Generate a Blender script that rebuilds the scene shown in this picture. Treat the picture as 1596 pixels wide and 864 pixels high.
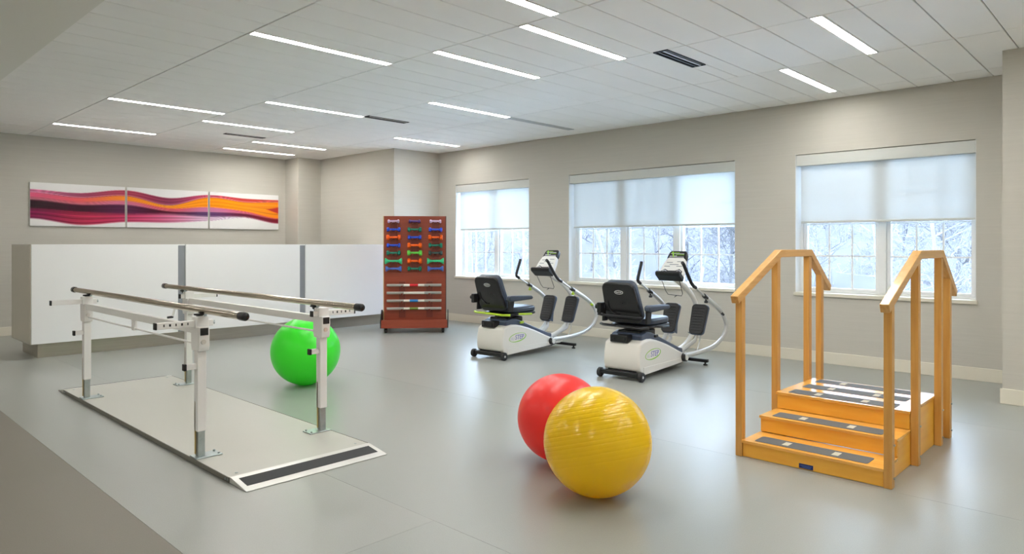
import bpy, bmesh, math, random
from mathutils import Vector, Matrix, Euler, Quaternion

for o in list(bpy.data.objects):
    bpy.data.objects.remove(o, do_unlink=True)
S = bpy.context.scene
COL = S.collection
PI = math.pi
R = math.radians

# ------------------------------------------------------------------ camera
cam = bpy.data.cameras.new('camera')
camo = bpy.data.objects.new('camera', cam)
COL.objects.link(camo)
camo.location = (0, 0, 1.25)
camo.rotation_euler = (R(90), 0, R(43.65 - 90))
cam.sensor_width = 36
cam.lens = 1076.0 / 1596.0 * 36.0
cam.shift_y = -51.0 / 1596.0
cam.clip_start = 0.05
cam.clip_end = 300
S.camera = camo

# ------------------------------------------------------------------ light and exposure
SKY_ZENITH = 25.0          # overcast sky, brighter overhead than at the horizon
LAMP = 54.0               # radiance of the linear LED diffusers
S.view_settings.view_transform = 'Standard'
S.view_settings.look = 'None'
S.view_settings.exposure = 0.08
S.view_settings.gamma = 1.0
S.view_settings.use_curve_mapping = False

w = bpy.data.worlds.new('overcast_sky')
S.world = w
w.use_nodes = True
nt = w.node_tree
nt.nodes.clear()
wo = nt.nodes.new('ShaderNodeOutputWorld')
bg = nt.nodes.new('ShaderNodeBackground')
tc = nt.nodes.new('ShaderNodeTexCoord')
sx = nt.nodes.new('ShaderNodeSeparateXYZ')
mr = nt.nodes.new('ShaderNodeMapRange')
mr.inputs['From Min'].default_value = 0.0
mr.inputs['From Max'].default_value = 1.0
mr.inputs['To Min'].default_value = SKY_ZENITH / 3
mr.inputs['To Max'].default_value = SKY_ZENITH
nt.links.new(tc.outputs['Generated'], sx.inputs[0])
nt.links.new(sx.outputs['Z'], mr.inputs['Value'])
nt.links.new(mr.outputs[0], bg.inputs['Strength'])
bg.inputs['Color'].default_value = (0.60, 0.78, 1.0, 1)
nt.links.new(bg.outputs[0], wo.inputs['Surface'])


# ------------------------------------------------------------------ helpers
def lin(c):
    c = c / 255.0
    return c / 12.92 if c <= 0.04045 else ((c + 0.055) / 1.055) ** 2.4


def rgb(t):
    return (lin(t[0]), lin(t[1]), lin(t[2]), 1.0)


MATS = {}


def mat(name, col, rough=0.5, metal=0.0, spec=0.5, var=0.0, scale=(8, 8, 8), bump=0.0, bscale=(60, 60, 60),
        coat=0.0, col2=None, detail=4):
    """procedural principled material: base colour, optional noise variation and fine relief"""
    if name in MATS:
        return MATS[name]
    m = bpy.data.materials.new(name)
    m.use_nodes = True
    n = m.node_tree
    b = n.nodes['Principled BSDF']
    b.inputs['Base Color'].default_value = rgb(col)
    b.inputs['Roughness'].default_value = rough
    b.inputs['Metallic'].default_value = metal
    b.inputs['Specular IOR Level'].default_value = spec
    b.inputs['Coat Weight'].default_value = coat
    b.inputs['Coat Roughness'].default_value = 0.12
    if var > 0 or bump > 0:
        t = n.nodes.new('ShaderNodeTexCoord')
    if var > 0:
        mp = n.nodes.new('ShaderNodeMapping')
        mp.inputs['Scale'].default_value = scale
        nz = n.nodes.new('ShaderNodeTexNoise')
        nz.inputs['Scale'].default_value = 1.0
        nz.inputs['Detail'].default_value = detail
        rp = n.nodes.new('ShaderNodeValToRGB')
        c1 = rgb(col)
        if col2 is None:
            lo = tuple(x * (1 - var) for x in c1[:3]) + (1,)
            hi = tuple(min(1, x * (1 + var)) for x in c1[:3]) + (1,)
        else:
            lo, hi = rgb(col2), c1
        rp.color_ramp.elements[0].color = lo
        rp.color_ramp.elements[1].color = hi
        rp.color_ramp.elements[0].position = 0.3
        rp.color_ramp.elements[1].position = 0.7
        n.links.new(t.outputs['Object'], mp.inputs[0])
        n.links.new(mp.outputs[0], nz.inputs[0])
        n.links.new(nz.outputs['Fac'], rp.inputs[0])
        n.links.new(rp.outputs[0], b.inputs['Base Color'])
    if bump > 0:
        mp2 = n.nodes.new('ShaderNodeMapping')
        mp2.inputs['Scale'].default_value = bscale
        nz2 = n.nodes.new('ShaderNodeTexNoise')
        nz2.inputs['Scale'].default_value = 1.0
        nz2.inputs['Detail'].default_value = 3
        bp = n.nodes.new('ShaderNodeBump')
        bp.inputs['Strength'].default_value = bump
        bp.inputs['Distance'].default_value = 0.004
        n.links.new(t.outputs['Object'], mp2.inputs[0])
        n.links.new(mp2.outputs[0], nz2.inputs[0])
        n.links.new(nz2.outputs['Fac'], bp.inputs['Height'])
        n.links.new(bp.outputs[0], b.inputs['Normal'])
    MATS[name] = m
    return m


def emit(name, col, strength):
    m = bpy.data.materials.new(name)
    m.use_nodes = True
    n = m.node_tree
    n.nodes.clear()
    o = n.nodes.new('ShaderNodeOutputMaterial')
    e = n.nodes.new('ShaderNodeEmission')
    e.inputs['Color'].default_value = col
    e.inputs['Strength'].default_value = strength
    n.links.new(e.outputs[0], o.inputs[0])
    return m


def catmull(pts, n=8):
    P = [Vector(p) for p in pts]
    P = [P[0] * 2 - P[1]] + P + [P[-1] * 2 - P[-2]]
    out = []
    for i in range(1, len(P) - 2):
        p0, p1, p2, p3 = P[i - 1:i + 3]
        for k in range(n):
            t = k / n
            out.append(0.5 * ((2 * p1) + (p2 - p0) * t + (2 * p0 - 5 * p1 + 4 * p2 - p3) * t * t
                              + (3 * p1 - p0 - 3 * p2 + p3) * t ** 3))
    out.append(P[-2])
    return out


class B:
    """collects geometry for ONE mesh"""

    def __init__(self):
        self.v = []
        self.f = []

    def add(self, vs, fs, M=None):
        k = len(self.v)
        for p in vs:
            p = Vector(p)
            self.v.append(M @ p if M else p)
        for f in fs:
            self.f.append([i + k for i in f])
        return self

    def box(self, lo, hi, M=None):
        x0, y0, z0 = lo
        x1, y1, z1 = hi
        vs = [(x0, y0, z0), (x1, y0, z0), (x1, y1, z0), (x0, y1, z0), (x0, y0, z1), (x1, y0, z1), (x1, y1, z1), (x0, y1, z1)]
        fs = [(0, 3, 2, 1), (4, 5, 6, 7), (0, 1, 5, 4), (1, 2, 6, 5), (2, 3, 7, 6), (3, 0, 4, 7)]
        return self.add(vs, fs, M)

    def cbox(self, c, s, M=None):
        return self.box([c[i] - s[i] / 2 for i in range(3)], [c[i] + s[i] / 2 for i in range(3)], M)

    def prism(self, poly, a, b, axis='y', M=None):
        """polygon in the two other axes, extruded along axis from a to b"""
        n = len(poly)

        def mk(p, q):
            if axis == 'y':
                return (p[0], q, p[1])
            if axis == 'x':
                return (q, p[0], p[1])
            return (p[0], p[1], q)
        vs = [mk(p, a) for p in poly] + [mk(p, b) for p in poly]
        area = sum(poly[i][0] * poly[(i + 1) % n][1] - poly[(i + 1) % n][0] * poly[i][1] for i in range(n))
        flip = (area > 0) == (axis != 'y')
        fs = [list(range(n))[::-1], list(range(n, 2 * n))]
        fs += [(i, (i + 1) % n, n + (i + 1) % n, n + i) for i in range(n)]
        if not flip:
            fs = [tuple(reversed(f)) for f in fs]
        return self.add(vs, fs, M)

    def tube(self, path, r, seg=10, ry=None, M=None, up=None, cap=True):
        P = [Vector(p) for p in path]
        n = len(P)
        rr = r if isinstance(r, (list, tuple)) else [r] * n
        T = []
        for i in range(n):
            a = P[max(i - 1, 0)]
            b = P[min(i + 1, n - 1)]
            T.append((b - a).normalized())
        u = Vector(up) if up else (Vector((0, 0, 1)) if abs(T[0].z) < 0.9 else Vector((1, 0, 0)))
        vs, fs = [], []
        for i in range(n):
            u = (u - T[i] * u.dot(T[i]))
            if u.length < 1e-6:
                u = T[i].orthogonal()
            u.normalize()
            s = T[i].cross(u)
            for k in range(seg):
                a = 2 * PI * (k + (0.5 if seg == 4 else 0)) / seg
                q = rr[i] * (1.41421 if seg == 4 else 1)
                e = (ry / r if ry and not isinstance(r, (list, tuple)) else 1.0)
                vs.append(P[i] + s * (math.cos(a) * q) + u * (math.sin(a) * q * e))
        for i in range(n - 1):
            for k in range(seg):
                a = i * seg + k
                b = i * seg + (k + 1) % seg
                fs.append((a, b, b + seg, a + seg))
        if cap:
            fs.append(tuple(range(seg))[::-1])
            fs.append(tuple(range((n - 1) * seg, n * seg)))
        return self.add(vs, fs, M)

    def cyl(self, a, b, r, seg=16):
        return self.tube([a, b], r, seg)

    def lathe(self, prof, seg=24, M=None):
        """profile of (radius, z); closed at ends where radius is 0"""
        vs, fs, rings = [], [], []
        for (r, z) in prof:
            if r < 1e-6:
                rings.append([len(vs)])
                vs.append((0, 0, z))
            else:
                rings.append(list(range(len(vs), len(vs) + seg)))
                for k in range(seg):
                    a = 2 * PI * k / seg
                    vs.append((r * math.cos(a), r * math.sin(a), z))
        for i in range(len(rings) - 1):
            A, C = rings[i], rings[i + 1]
            for k in range(seg):
                k2 = (k + 1) % seg
                if len(A) == 1 and len(C) == 1:
                    continue
                if len(A) == 1:
                    fs.append((A[0], C[k2], C[k]))
                elif len(C) == 1:
                    fs.append((A[k], A[k2], C[0]))
                else:
                    fs.append((A[k], A[k2], C[k2], C[k]))
        if len(rings[0]) > 1:
            fs.append(tuple(rings[0])[::-1])
        if len(rings[-1]) > 1:
            fs.append(tuple(rings[-1]))
        return self.add(vs, fs, M)

    def mesh(self, name, m, ang=35):
        me = bpy.data.meshes.new(name)
        me.from_pydata([tuple(p) for p in self.v], [], self.f)
        me.validate()
        bm = bmesh.new()
        bm.from_mesh(me)
        bmesh.ops.recalc_face_normals(bm, faces=bm.faces)
        bm.to_mesh(me)
        bm.free()
        me.materials.append(m)
        me.polygons.foreach_set('use_smooth', [True] * len(me.polygons))
        me.set_sharp_from_angle(angle=R(ang))
        return me

    def build(self, name, m, parent=None, bevel=0.0, seg=2, ang=35, loc=None, rot=None):
        o = bpy.data.objects.new(name, self.mesh(name, m, ang))
        COL.objects.link(o)
        if parent:
            o.parent = parent
        if loc:
            o.location = loc
        if rot:
            o.rotation_euler = rot
        if bevel > 0:
            bv = o.modifiers.new('bevel', 'BEVEL')
            bv.width = bevel
            bv.segments = seg
            bv.limit_method = 'ANGLE'
            bv.angle_limit = R(40)
            bv.harden_normals = True
        return o


def tag(o, label, cat, group=None, kind=None):
    o['label'] = label
    o['category'] = cat
    if group:
        o['group'] = group
    if kind:
        o['kind'] = kind
    return o


def thing(name, label, cat, loc=(0, 0, 0), rz=0.0, group=None, kind=None):
    o = bpy.data.objects.new(name, None)
    o.empty_display_size = 0.1
    COL.objects.link(o)
    o.location = loc
    o.rotation_euler = (0, 0, rz)
    return tag(o, label, cat, group, kind)


def link_mesh(name, me, parent, loc=(0, 0, 0), rot=(0, 0, 0), scale=(1, 1, 1)):
    o = bpy.data.objects.new(name, me)
    COL.objects.link(o)
    o.parent = parent
    o.location = loc
    o.rotation_euler = rot
    o.scale = scale
    return o


def copy_tree(o, parent=None):
    c = o.copy()
    COL.objects.link(c)
    if parent:
        c.parent = parent
    for ch in [x for x in bpy.data.objects if x.parent == o]:
        copy_tree(ch, c)
    return c


def lettering(name, txt, size, m, parent, M, thick=0.0008, shear=0.0):
    cu = bpy.data.curves.new(name, 'FONT')
    cu.body = txt
    cu.size = size
    cu.align_x = 'CENTER'
    cu.align_y = 'CENTER'
    cu.extrude = thick
    cu.shear = shear
    cu.resolution_u = 3
    t = bpy.data.objects.new(name + '_curve', cu)
    COL.objects.link(t)
    dg = bpy.context.evaluated_depsgraph_get()
    me = bpy.data.meshes.new_from_object(t.evaluated_get(dg))
    bpy.data.objects.remove(t, do_unlink=True)
    me.transform(M)
    me.materials.clear()
    me.materials.append(m)
    o = bpy.data.objects.new(name, me)
    COL.objects.link(o)
    o.parent = parent
    return o


def rrect(w, h, r, n=5, cx=0, cy=0):
    pts = []
    for (sx_, sy_, a0) in ((1, 1, 0), (-1, 1, 90), (-1, -1, 180), (1, -1, 270)):
        for k in range(n + 1):
            a = R(a0 + 90 * k / n)
            pts.append((cx + sx_ * (w / 2 - r) + r * math.cos(a), cy + sy_ * (h / 2 - r) + r * math.sin(a)))
    return pts


# ------------------------------------------------------------------ materials
M_wall = mat('linen_wallcovering', (198, 194, 184), 0.75, var=0.025, scale=(1.6, 1.6, 60), bump=0.2, bscale=(6, 6, 260), detail=5)
M_base = mat('cream_baseboard', (226, 220, 204), 0.45)
M_tile = mat('ceiling_tile', (246, 245, 242), 0.85, var=0.012, scale=(3, 3, 3), bump=0.05, bscale=(300, 300, 300))
M_gap = mat('ceiling_joint', (52, 52, 50), 0.9)
M_soffit = mat('soffit_paint', (232, 232, 226), 0.8)
M_floor = mat('vinyl_sheet', (155, 157, 151), 0.29, spec=0.5, var=0.05, scale=(230, 230, 230), bump=0.11, bscale=(160, 160, 160), detail=2)
M_floor2 = mat('vinyl_sheet_plain', (152, 155, 149), 0.29, spec=0.5, var=0.05, scale=(230, 230, 230), bump=0.11, bscale=(160, 160, 160), detail=2)
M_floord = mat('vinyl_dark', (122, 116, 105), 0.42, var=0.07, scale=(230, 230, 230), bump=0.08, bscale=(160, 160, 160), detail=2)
M_seam = mat('floor_seam', (140, 139, 132), 0.6)
M_white = mat('white_laminate', (244, 244, 243), 0.3, spec=0.5)
M_endp = mat('satin_end_panel', (192, 185, 172), 0.25, metal=0.3)
M_steel = mat('brushed_steel', (176, 170, 158), 0.34, metal=0.85, var=0.05, scale=(2, 2, 80))
M_reveal = mat('recess_grey', (150, 154, 158), 0.4, metal=0.3)
M_wframe = mat('window_vinyl', (236, 238, 238), 0.4)
M_cass = mat('shade_fascia', (206, 208, 203), 0.5)
M_powder = mat('white_powder_coat', (236, 234, 230), 0.32)
M_zinc = mat('zinc_steel', (176, 186, 186), 0.32, metal=0.9, var=0.1, scale=(20, 20, 20))
M_rail = mat('satin_steel', (200, 190, 172), 0.15, metal=1.0)
M_blk = mat('black_plastic', (22, 22, 24), 0.4)
M_blkg = mat('black_gloss_plastic', (24, 24, 26), 0.25)
M_rub = mat('black_rubber', (34, 34, 36), 0.6)
M_alu = mat('aluminium', (214, 212, 206), 0.3, metal=0.7)
M_plat = mat('platform_laminate', (186, 184, 174), 0.42, var=0.03, scale=(200, 200, 200))
M_platside = mat('platform_edge', (120, 116, 106), 0.4, metal=0.4)
M_grip = mat('grip_tape', (62, 63, 64), 0.85, bump=0.4, bscale=(500, 500, 500))
M_grip2 = mat('grip_tape_grey', (100, 103, 104), 0.8, bump=0.4, bscale=(500, 500, 500))
M_gripw = mat('grip_window', (206, 202, 182), 0.8)
M_wood = mat('birch_ply', (255, 194, 74), 0.3, var=0.1, scale=(3, 3, 26), coat=0.2, col2=(248, 178, 62))
M_woodx = mat('birch_ply_tread', (246, 186, 92), 0.22, var=0.1, scale=(26, 3, 3), coat=0.4, col2=(236, 170, 74))
M_rwood = mat('rail_maple', (222, 168, 88), 0.36, var=0.1, scale=(40, 40, 3), coat=0.2, col2=(206, 148, 70))
M_hwood = mat('handrail_maple', (222, 174, 104), 0.34, var=0.1, scale=(4, 60, 60), coat=0.2, col2=(206, 154, 82))
M_ply = mat('ply_edge', (232, 188, 112), 0.5)
M_nplate = mat('name_plate_blue', (22, 44, 110), 0.4)
M_rack = mat('cherry_laminate', (158, 70, 46), 0.42, var=0.1, scale=(2, 2, 30), col2=(144, 62, 40))
M_rackd = mat('cherry_strip', (126, 52, 36), 0.45)
M_gold = mat('edge_band', (196, 170, 110), 0.5)
M_machine = mat('machine_shell', (226, 222, 214), 0.32)
M_mgrey = mat('machine_silver', (206, 206, 204), 0.3, metal=0.25)
M_vinyl = mat('seat_vinyl', (58, 66, 80), 0.34)
M_bluegrey = mat('rail_cover', (72, 84, 104), 0.28)
M_lime = mat('lime_plastic', (176, 206, 40), 0.4)
M_green = mat('logo_green', (140, 196, 60), 0.5)
M_purp = mat('logo_purple', (112, 112, 186), 0.5)
M_pale = mat('logo_pale', (206, 206, 214), 0.5)
M_wht = mat('plain_white', (240, 240, 240), 0.5)
M_cons = mat('console_face', (226, 226, 222), 0.4)
M_snow = mat('snow', (228, 232, 240), 0.9, var=0.12, scale=(0.5, 0.5, 0.5))
M_slope = mat('winter_scrub', (48, 46, 55), 0.95, var=0.3, scale=(0.6, 0.6, 0.6), col2=(60, 58, 68))
M_bark = mat('frosted_bark', (120, 117, 119), 0.9, var=0.3, scale=(2.5, 2.5, 1.2), col2=(84, 84, 86))
M_bark2 = mat('grey_bark', (78, 76, 76), 0.9, var=0.2, scale=(3, 3, 2), col2=(62, 61, 62))
M_led = emit('led_diffuser', (1.0, 0.98, 0.94, 1), LAMP)

# window glass: a thin clear pane with its mirror reflection
M_glass = bpy.data.materials.new('window_glass')
M_glass.use_nodes = True
n = M_glass.node_tree
n.nodes.clear()
go = n.nodes.new('ShaderNodeOutputMaterial')
gm = n.nodes.new('ShaderNodeMixShader')
gt = n.nodes.new('ShaderNodeBsdfTransparent')
gg = n.nodes.new('ShaderNodeBsdfGlossy')
gg.inputs['Roughness'].default_value = 0.02
gf = n.nodes.new('ShaderNodeFresnel')
gf.inputs['IOR'].default_value = 1.45
gt.inputs['Color'].default_value = (0.95, 0.97, 0.98, 1)
n.links.new(gf.outputs[0], gm.inputs[0])
n.links.new(gt.outputs[0], gm.inputs[1])
n.links.new(gg.outputs[0], gm.inputs[2])
n.links.new(gm.outputs[0], go.inputs[0])

# roller shade fabric: woven, lets part of the daylight through
M_fabric = bpy.data.materials.new('shade_fabric')
M_fabric.use_nodes = True
n = M_fabric.node_tree
n.nodes.clear()
fo = n.nodes.new('ShaderNodeOutputMaterial')
f1 = n.nodes.new('ShaderNodeMixShader')
f2 = n.nodes.new('ShaderNodeMixShader')
fd = n.nodes.new('ShaderNodeBsdfDiffuse')
ft = n.nodes.new('ShaderNodeBsdfTranslucent')
fp = n.nodes.new('ShaderNodeBsdfTransparent')
fd.inputs['Color'].default_value = (0.72, 0.74, 0.73, 1)
ft.inputs['Color'].default_value = (0.92, 0.95, 0.95, 1)
f1.inputs[0].default_value = 0.29
f2.inputs[0].default_value = 0.05
n.links.new(fd.outputs[0], f1.inputs[1])
n.links.new(ft.outputs[0], f1.inputs[2])
n.links.new(f1.outputs[0], f2.inputs[1])
n.links.new(fp.outputs[0], f2.inputs[2])
n.links.new(f2.outputs[0], fo.inputs[0])

# ------------------------------------------------------------------ room shell
XW = 7.516           # window wall
YB = 11.50           # back wall
ZC = 2.77            # ceiling
XL, YN = -2.4, -3.0  # walls behind the camera
XS, ZS = 1.10, 2.48  # soffit edge / dark floor edge, soffit height
WINS = [(6.825, 8.44, 2), (3.625, 6.075, 3), (1.290, 2.935, 2)]   # y0, y1, sashes
WZ0, WZ1 = 0.735, 2.215

floor = B().box((XL, YN, -0.12), (XW + 0.3, YB + 0.3, -0.004)).build('floor', M_seam)
tag(floor, 'grey vinyl floor of the therapy gym with faint sheet seams', 'floor', kind='structure')
g = 0.0007
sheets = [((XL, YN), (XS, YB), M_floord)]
sheets += [((XS, YN), (2.015, 2.41), M_floor2), ((XS, 2.41), (2.015, YB), M_floor), ((2.015, YN), (3.85, YB), M_floor2),
           ((3.85, YN), (5.68, YB), M_floor), ((5.68, YN), (XW, YB), M_floor2)]
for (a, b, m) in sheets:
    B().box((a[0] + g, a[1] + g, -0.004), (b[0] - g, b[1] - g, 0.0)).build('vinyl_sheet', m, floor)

wr = B()
T = 0.26
ys = 0.95
prev = -0.2
for (y0, y1, k) in sorted(WINS):
    wr.box((XW, prev, 0), (XW + T, y0, ZC + 0.2))
    wr.box((XW, y0, 0), (XW + T, y1, WZ0 - 0.036))
    wr.box((XW, y0, WZ1), (XW + T, y1, ZC + 0.2))
    prev = y1
wr.box((XW, prev, 0), (XW + T, YB + 0.2, ZC + 0.2))
tag(wr.build('wall_right', M_wall), 'taupe linen-textured wall holding the three windows', 'wall', kind='structure')
tag(B().box((6.575, YN, 0), (XW, 0.955, ZC + 0.2)).build('wall_right_pier', M_wall), 'projecting taupe wall pier at the end of the window wall', 'wall', kind='structure')
tag(B().box((XL, YB, 0), (6.9, YB + 0.2, ZC + 0.2)).build('wall_back', M_wall), 'taupe back wall carrying the three art panels', 'wall', kind='structure')
tag(B().box((6.16, 11.045, 0), (6.60, YB, ZC + 0.2)).build('wall_back_pier', M_wall), 'narrow taupe pilaster in the back corner beyond the desk', 'wall', kind='structure')
tag(B().box((6.60, 8.87, 0), (XW, YB, ZC + 0.2)).build('wall_back_bay', M_wall), 'projecting wall bay behind the dumbbell rack', 'wall', kind='structure')
tag(B().box((XL - 0.2, YN, 0), (XL, YB, ZC + 0.2)).build('wall_left', M_soffit), 'off white corridor wall beyond the dark floor', 'wall', kind='structure')
tag(B().box((XL, YN - 0.2, 0), (6.575, YN, ZC + 0.2)).build('wall_front', M_soffit), 'off white wall opposite the art panels', 'wall', kind='structure')


def baseboard(name, lo, hi, label):
    tag(B().box(lo, hi).build(name, M_base, bevel=0.003), label, 'baseboard', kind='structure')


baseboard('baseboard_right', (XW - 0.014, 0.955, 0), (XW, 8.87, 0.12), 'cream baseboard along the window wall')
baseboard('baseboard_right_pier', (6.561, YN, 0), (6.575, 0.969, 0.12), 'cream baseboard wrapped around the wall pier')
baseboard('baseboard_back', (XL, YB - 0.014, 0), (6.16, YB, 0.12), 'cream baseboard along the back wall behind the desk')
baseboard('baseboard_bay', (6.60, 8.856, 0), (XW - 0.014, 8.87, 0.12), 'cream baseboard on the wall bay behind the dumbbell rack')

# ceiling: backing slab + tiles laid in a grid
ceil = B().box((XS - 0.3, YN, ZC + 0.012), (XW, YB, ZC + 0.2)).build('ceiling', M_gap)
tag(ceil, 'white suspended ceiling of long tiles with thin joints', 'ceiling', kind='structure')
tag(B().box((XL, YN, ZS), (XS, YB, ZC + 0.2)).build('ceiling_soffit', M_soffit), 'dropped plain soffit over the dark floor strip', 'ceiling', kind='structure')
XCOL = [XS, 2.286, 3.508, 4.730, 5.952, 7.174, XW]
LW = 0.092
# column index, centre y
LIGHTS = [(1, 4.77, 'long light strip in the ceiling over the parallel bars'),
          (2, 4.185, 'light strip one tile bay in from the parallel bars strip'),
          (2, 3.25, ''), (1, 2.945, ''), (1, 7.98, ''), (1, 10.145, ''), (2, 8.59, ''), (2, 6.97, ''), (3, 5.73, ''),
          (3, 9.81, ''), (3, 10.80, ''), (4, 7.985, ''), (3, 1.715, ''), (4, 2.43, ''),
          (1, 0.9, ''), (2, -0.4, ''), (3, -1.3, ''), (1, -1.6, ''), (2, 1.1, '')]  # this row: strips out of view, added to supply more room light
# x0, x1, y0, y1, dark?
VENTS = [(4.736, 5.36, 2.842, 2.975, True), (4.748, 5.335, 6.85, 6.965, True), (4.13, 4.70, 9.33, 9.44, True), (5.96, 7.17, 5.70, 5.80, False)]
rnd = random.Random(4)
tile_cache = {}


def tile_piece(x0, x1, y0, y1):
    gx, gy = 0.0045, 0.0034
    key = (round(x1 - x0, 3), round(y1 - y0, 3))
    if key not in tile_cache:
        a, b = key[0] / 2 - gx, key[1] / 2 - gy
        c = 0.003
        vs = [(-a, -b, 0.012), (a, -b, 0.012), (a, b, 0.012), (-a, b, 0.012), (-a, -b, c), (a, -b, c), (a, b, c), (-a, b, c),
              (-a + c, -b + c, 0), (a - c, -b + c, 0), (a - c, b - c, 0), (-a + c, b - c, 0)]
        fs = [(8, 11, 10, 9)]
        for k in range(4):
            k2 = (k + 1) % 4
            fs.append((k, k2, 4 + k2, 4 + k))
            fs.append((4 + k, 4 + k2, 8 + k2, 8 + k))
        tile_cache[key] = B().add(vs, fs).mesh('ceiling_tile', M_tile, 20)
    link_mesh('ceiling_tile', tile_cache[key], ceil, ((x0 + x1) / 2, (y0 + y1) / 2, ZC))


for c in range(6):
    xa, xb = XCOL[c], XCOL[c + 1]
    cuts = [(y - LW / 2, y + LW / 2) for (cc, y, _) in LIGHTS if cc == c]
    part = [v for v in VENTS if v[0] >= xa - 0.03 and v[1] <= xb + 0.03]
    cuts += [(v[2], v[3]) for v in part]
    segs = []
    y = 0.853 - 0.305 * 6
    spans = []
    while y < YB - 0.01:
        spans.append([y, min(y + 0.305, YB)])
        y += 0.305
    for s in spans:
        pcs = [s]
        for (a, b) in cuts:
            nw = []
            for p in pcs:
                if b <= p[0] or a >= p[1]:
                    nw.append(p)
                else:
                    if a > p[0]:
                        nw.append([p[0], a])
                    if b < p[1]:
                        nw.append([b, p[1]])
            pcs = nw
        segs += [p for p in pcs if p[1] - p[0] > 0.004]
    # merge slivers into the neighbour they touch
    segs.sort()
    i = 0
    while i < len(segs):
        s = segs[i]
        if s[1] - s[0] < 0.07:
            if i > 0 and abs(segs[i - 1][1] - s[0]) < 1e-4:
                segs[i - 1][1] = s[1]
                segs.pop(i)
                continue
            if i + 1 < len(segs) and abs(segs[i + 1][0] - s[1]) < 1e-4:
                segs[i + 1][0] = s[0]
                segs.pop(i)
                continue
        i += 1
    for s in segs:
        tile_piece(xa, xb, s[0], s[1])
    for v in part:
        if v[0] - xa > 0.06:
            tile_piece(xa, v[0], v[2], v[3])
        if xb - v[1] > 0.06:
            tile_piece(v[1], xb, v[2], v[3])
# ceiling behind the camera, out of the picture
B().box((XS, YN, ZC), (6.575, 0.853 - 0.305 * 6, ZC + 0.012)).build('ceiling_field', M_tile, ceil)

# linear recessed lights
LBL = {0: 'white linear light strip over the near end of the parallel bars',
       1: 'white linear light strip between the bars and the yellow ball, beside a joint',
       2: 'white linear light strip ending beside the wide dark vent',
       3: 'white linear light strip just beyond the ramp end of the parallel bars',
       4: 'white linear light strip over the floor between bars and desk',
       5: 'white linear light strip nearest the art panel with the dark purple band',
       6: 'white linear light strip over the second panel of the reception desk',
       7: 'white linear light strip meeting the end of a short dark vent',
       8: 'white linear light strip in line with the pale ceiling vent',
       9: 'white linear light strip behind the desk, second out from the pilaster',
       10: 'white linear light strip closest to the orange art panel and pilaster',
       11: 'white linear light strip nearest the wall bay behind the dumbbell rack',
       12: 'white linear light strip directly above the wooden training stairs',
       13: 'white linear light strip above the window behind the training stairs'}
lfr = None
CORR_FILL = [(-1, y, '') for y in (-1.7, 0.6, 2.9, 5.2, 7.5, 9.8)]       # unseen strips of the same kind, added in the soffit to brighten the left
for i, (c, y, _) in enumerate(LIGHTS + CORR_FILL):
    xa, xb = XCOL[c] + 0.004, XCOL[c + 1] - 0.004
    if c < 0:
        xa, xb = -1.16, 0.054
    if i in LBL:
        t = thing('ceiling_light', LBL[i], 'ceiling light', ((xa + xb) / 2, y, ZC - 0.002), group='linear ceiling lights')
    elif c < 0:
        t = thing('ceiling_light', 'added unseen linear light strip under the dropped corridor soffit', 'ceiling light', ((xa + xb) / 2, y, ZS - 0.012), group='added corridor soffit lights')
    else:
        t = thing('ceiling_light', 'added unseen linear light strip on the side away from the windows', 'ceiling light', ((xa + xb) / 2, y, ZC - 0.002), group='linear ceiling lights')
    if lfr is None:
        L2 = (xb - xa) / 2
        H2 = LW / 2 - 0.002
        k = 0.008
        f = B()
        f.box((-L2, -H2, -0.002), (L2, -H2 + k, 0.012)).box((-L2, H2 - k, -0.002), (L2, H2, 0.012))
        f.box((-L2, -H2 + k, -0.002), (-L2 + k, H2 - k, 0.012)).box((L2 - k, -H2 + k, -0.002), (L2, H2 - k, 0.012))
        lfr = f.mesh('frame', M_tile)
        ldf = B().box((-L2 + k, -H2 + k, 0.0), (L2 - k, H2 - k, 0.010)).mesh('diffuser', M_led)
    link_mesh('frame', lfr, t)
    link_mesh('diffuser', ldf, t)

M_vent = mat('vent_black', (26, 26, 27), 0.5)
M_ventl = mat('vent_pale', (196, 198, 198), 0.5)
vl = ['dark slotted ceiling vent beside the light strips near the training stairs', 'short dark slotted ceiling vent at the end of a light strip',
      'dark slotted ceiling vent near the back wall art panels', 'long pale slotted ceiling vent beside the window wall']
for i, (x0, x1, y0, y1, dk) in enumerate(VENTS):
    cx, cy = (x0 + x1) / 2, (y0 + y1) / 2
    a, b = (x1 - x0) / 2 - 0.003, (y1 - y0) / 2 - 0.003
    t = thing('ceiling_vent', vl[i], 'vent', (cx, cy, ZC))
    m = M_vent if dk else M_ventl
    f = B()
    k = 0.010
    f.box((-a, -b, -0.004), (a, -b + k, 0.011)).box((-a, b - k, -0.004), (a, b, 0.011))
    f.box((-a, -b + k, -0.004), (-a + k, b - k, 0.011)).box((a - k, -b + k, -0.004), (a, b - k, 0.011))
    f.build('frame', m, t)
    B().box((-a + k, -b + k, 0.008), (a - k, b - k, 0.011)).build('backing', M_vent if dk else M_ventl, t)
    ns = 2 if dk else 3
    for q in range(ns):
        yy = -b + (q + 1) * 2 * b / (ns + 1)
        B().box((-a + k, yy - 0.006, -0.003), (a - k, yy + 0.006, 0.006)).build('slat', M_mgrey if dk and q == 0 else m, t)

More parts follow.
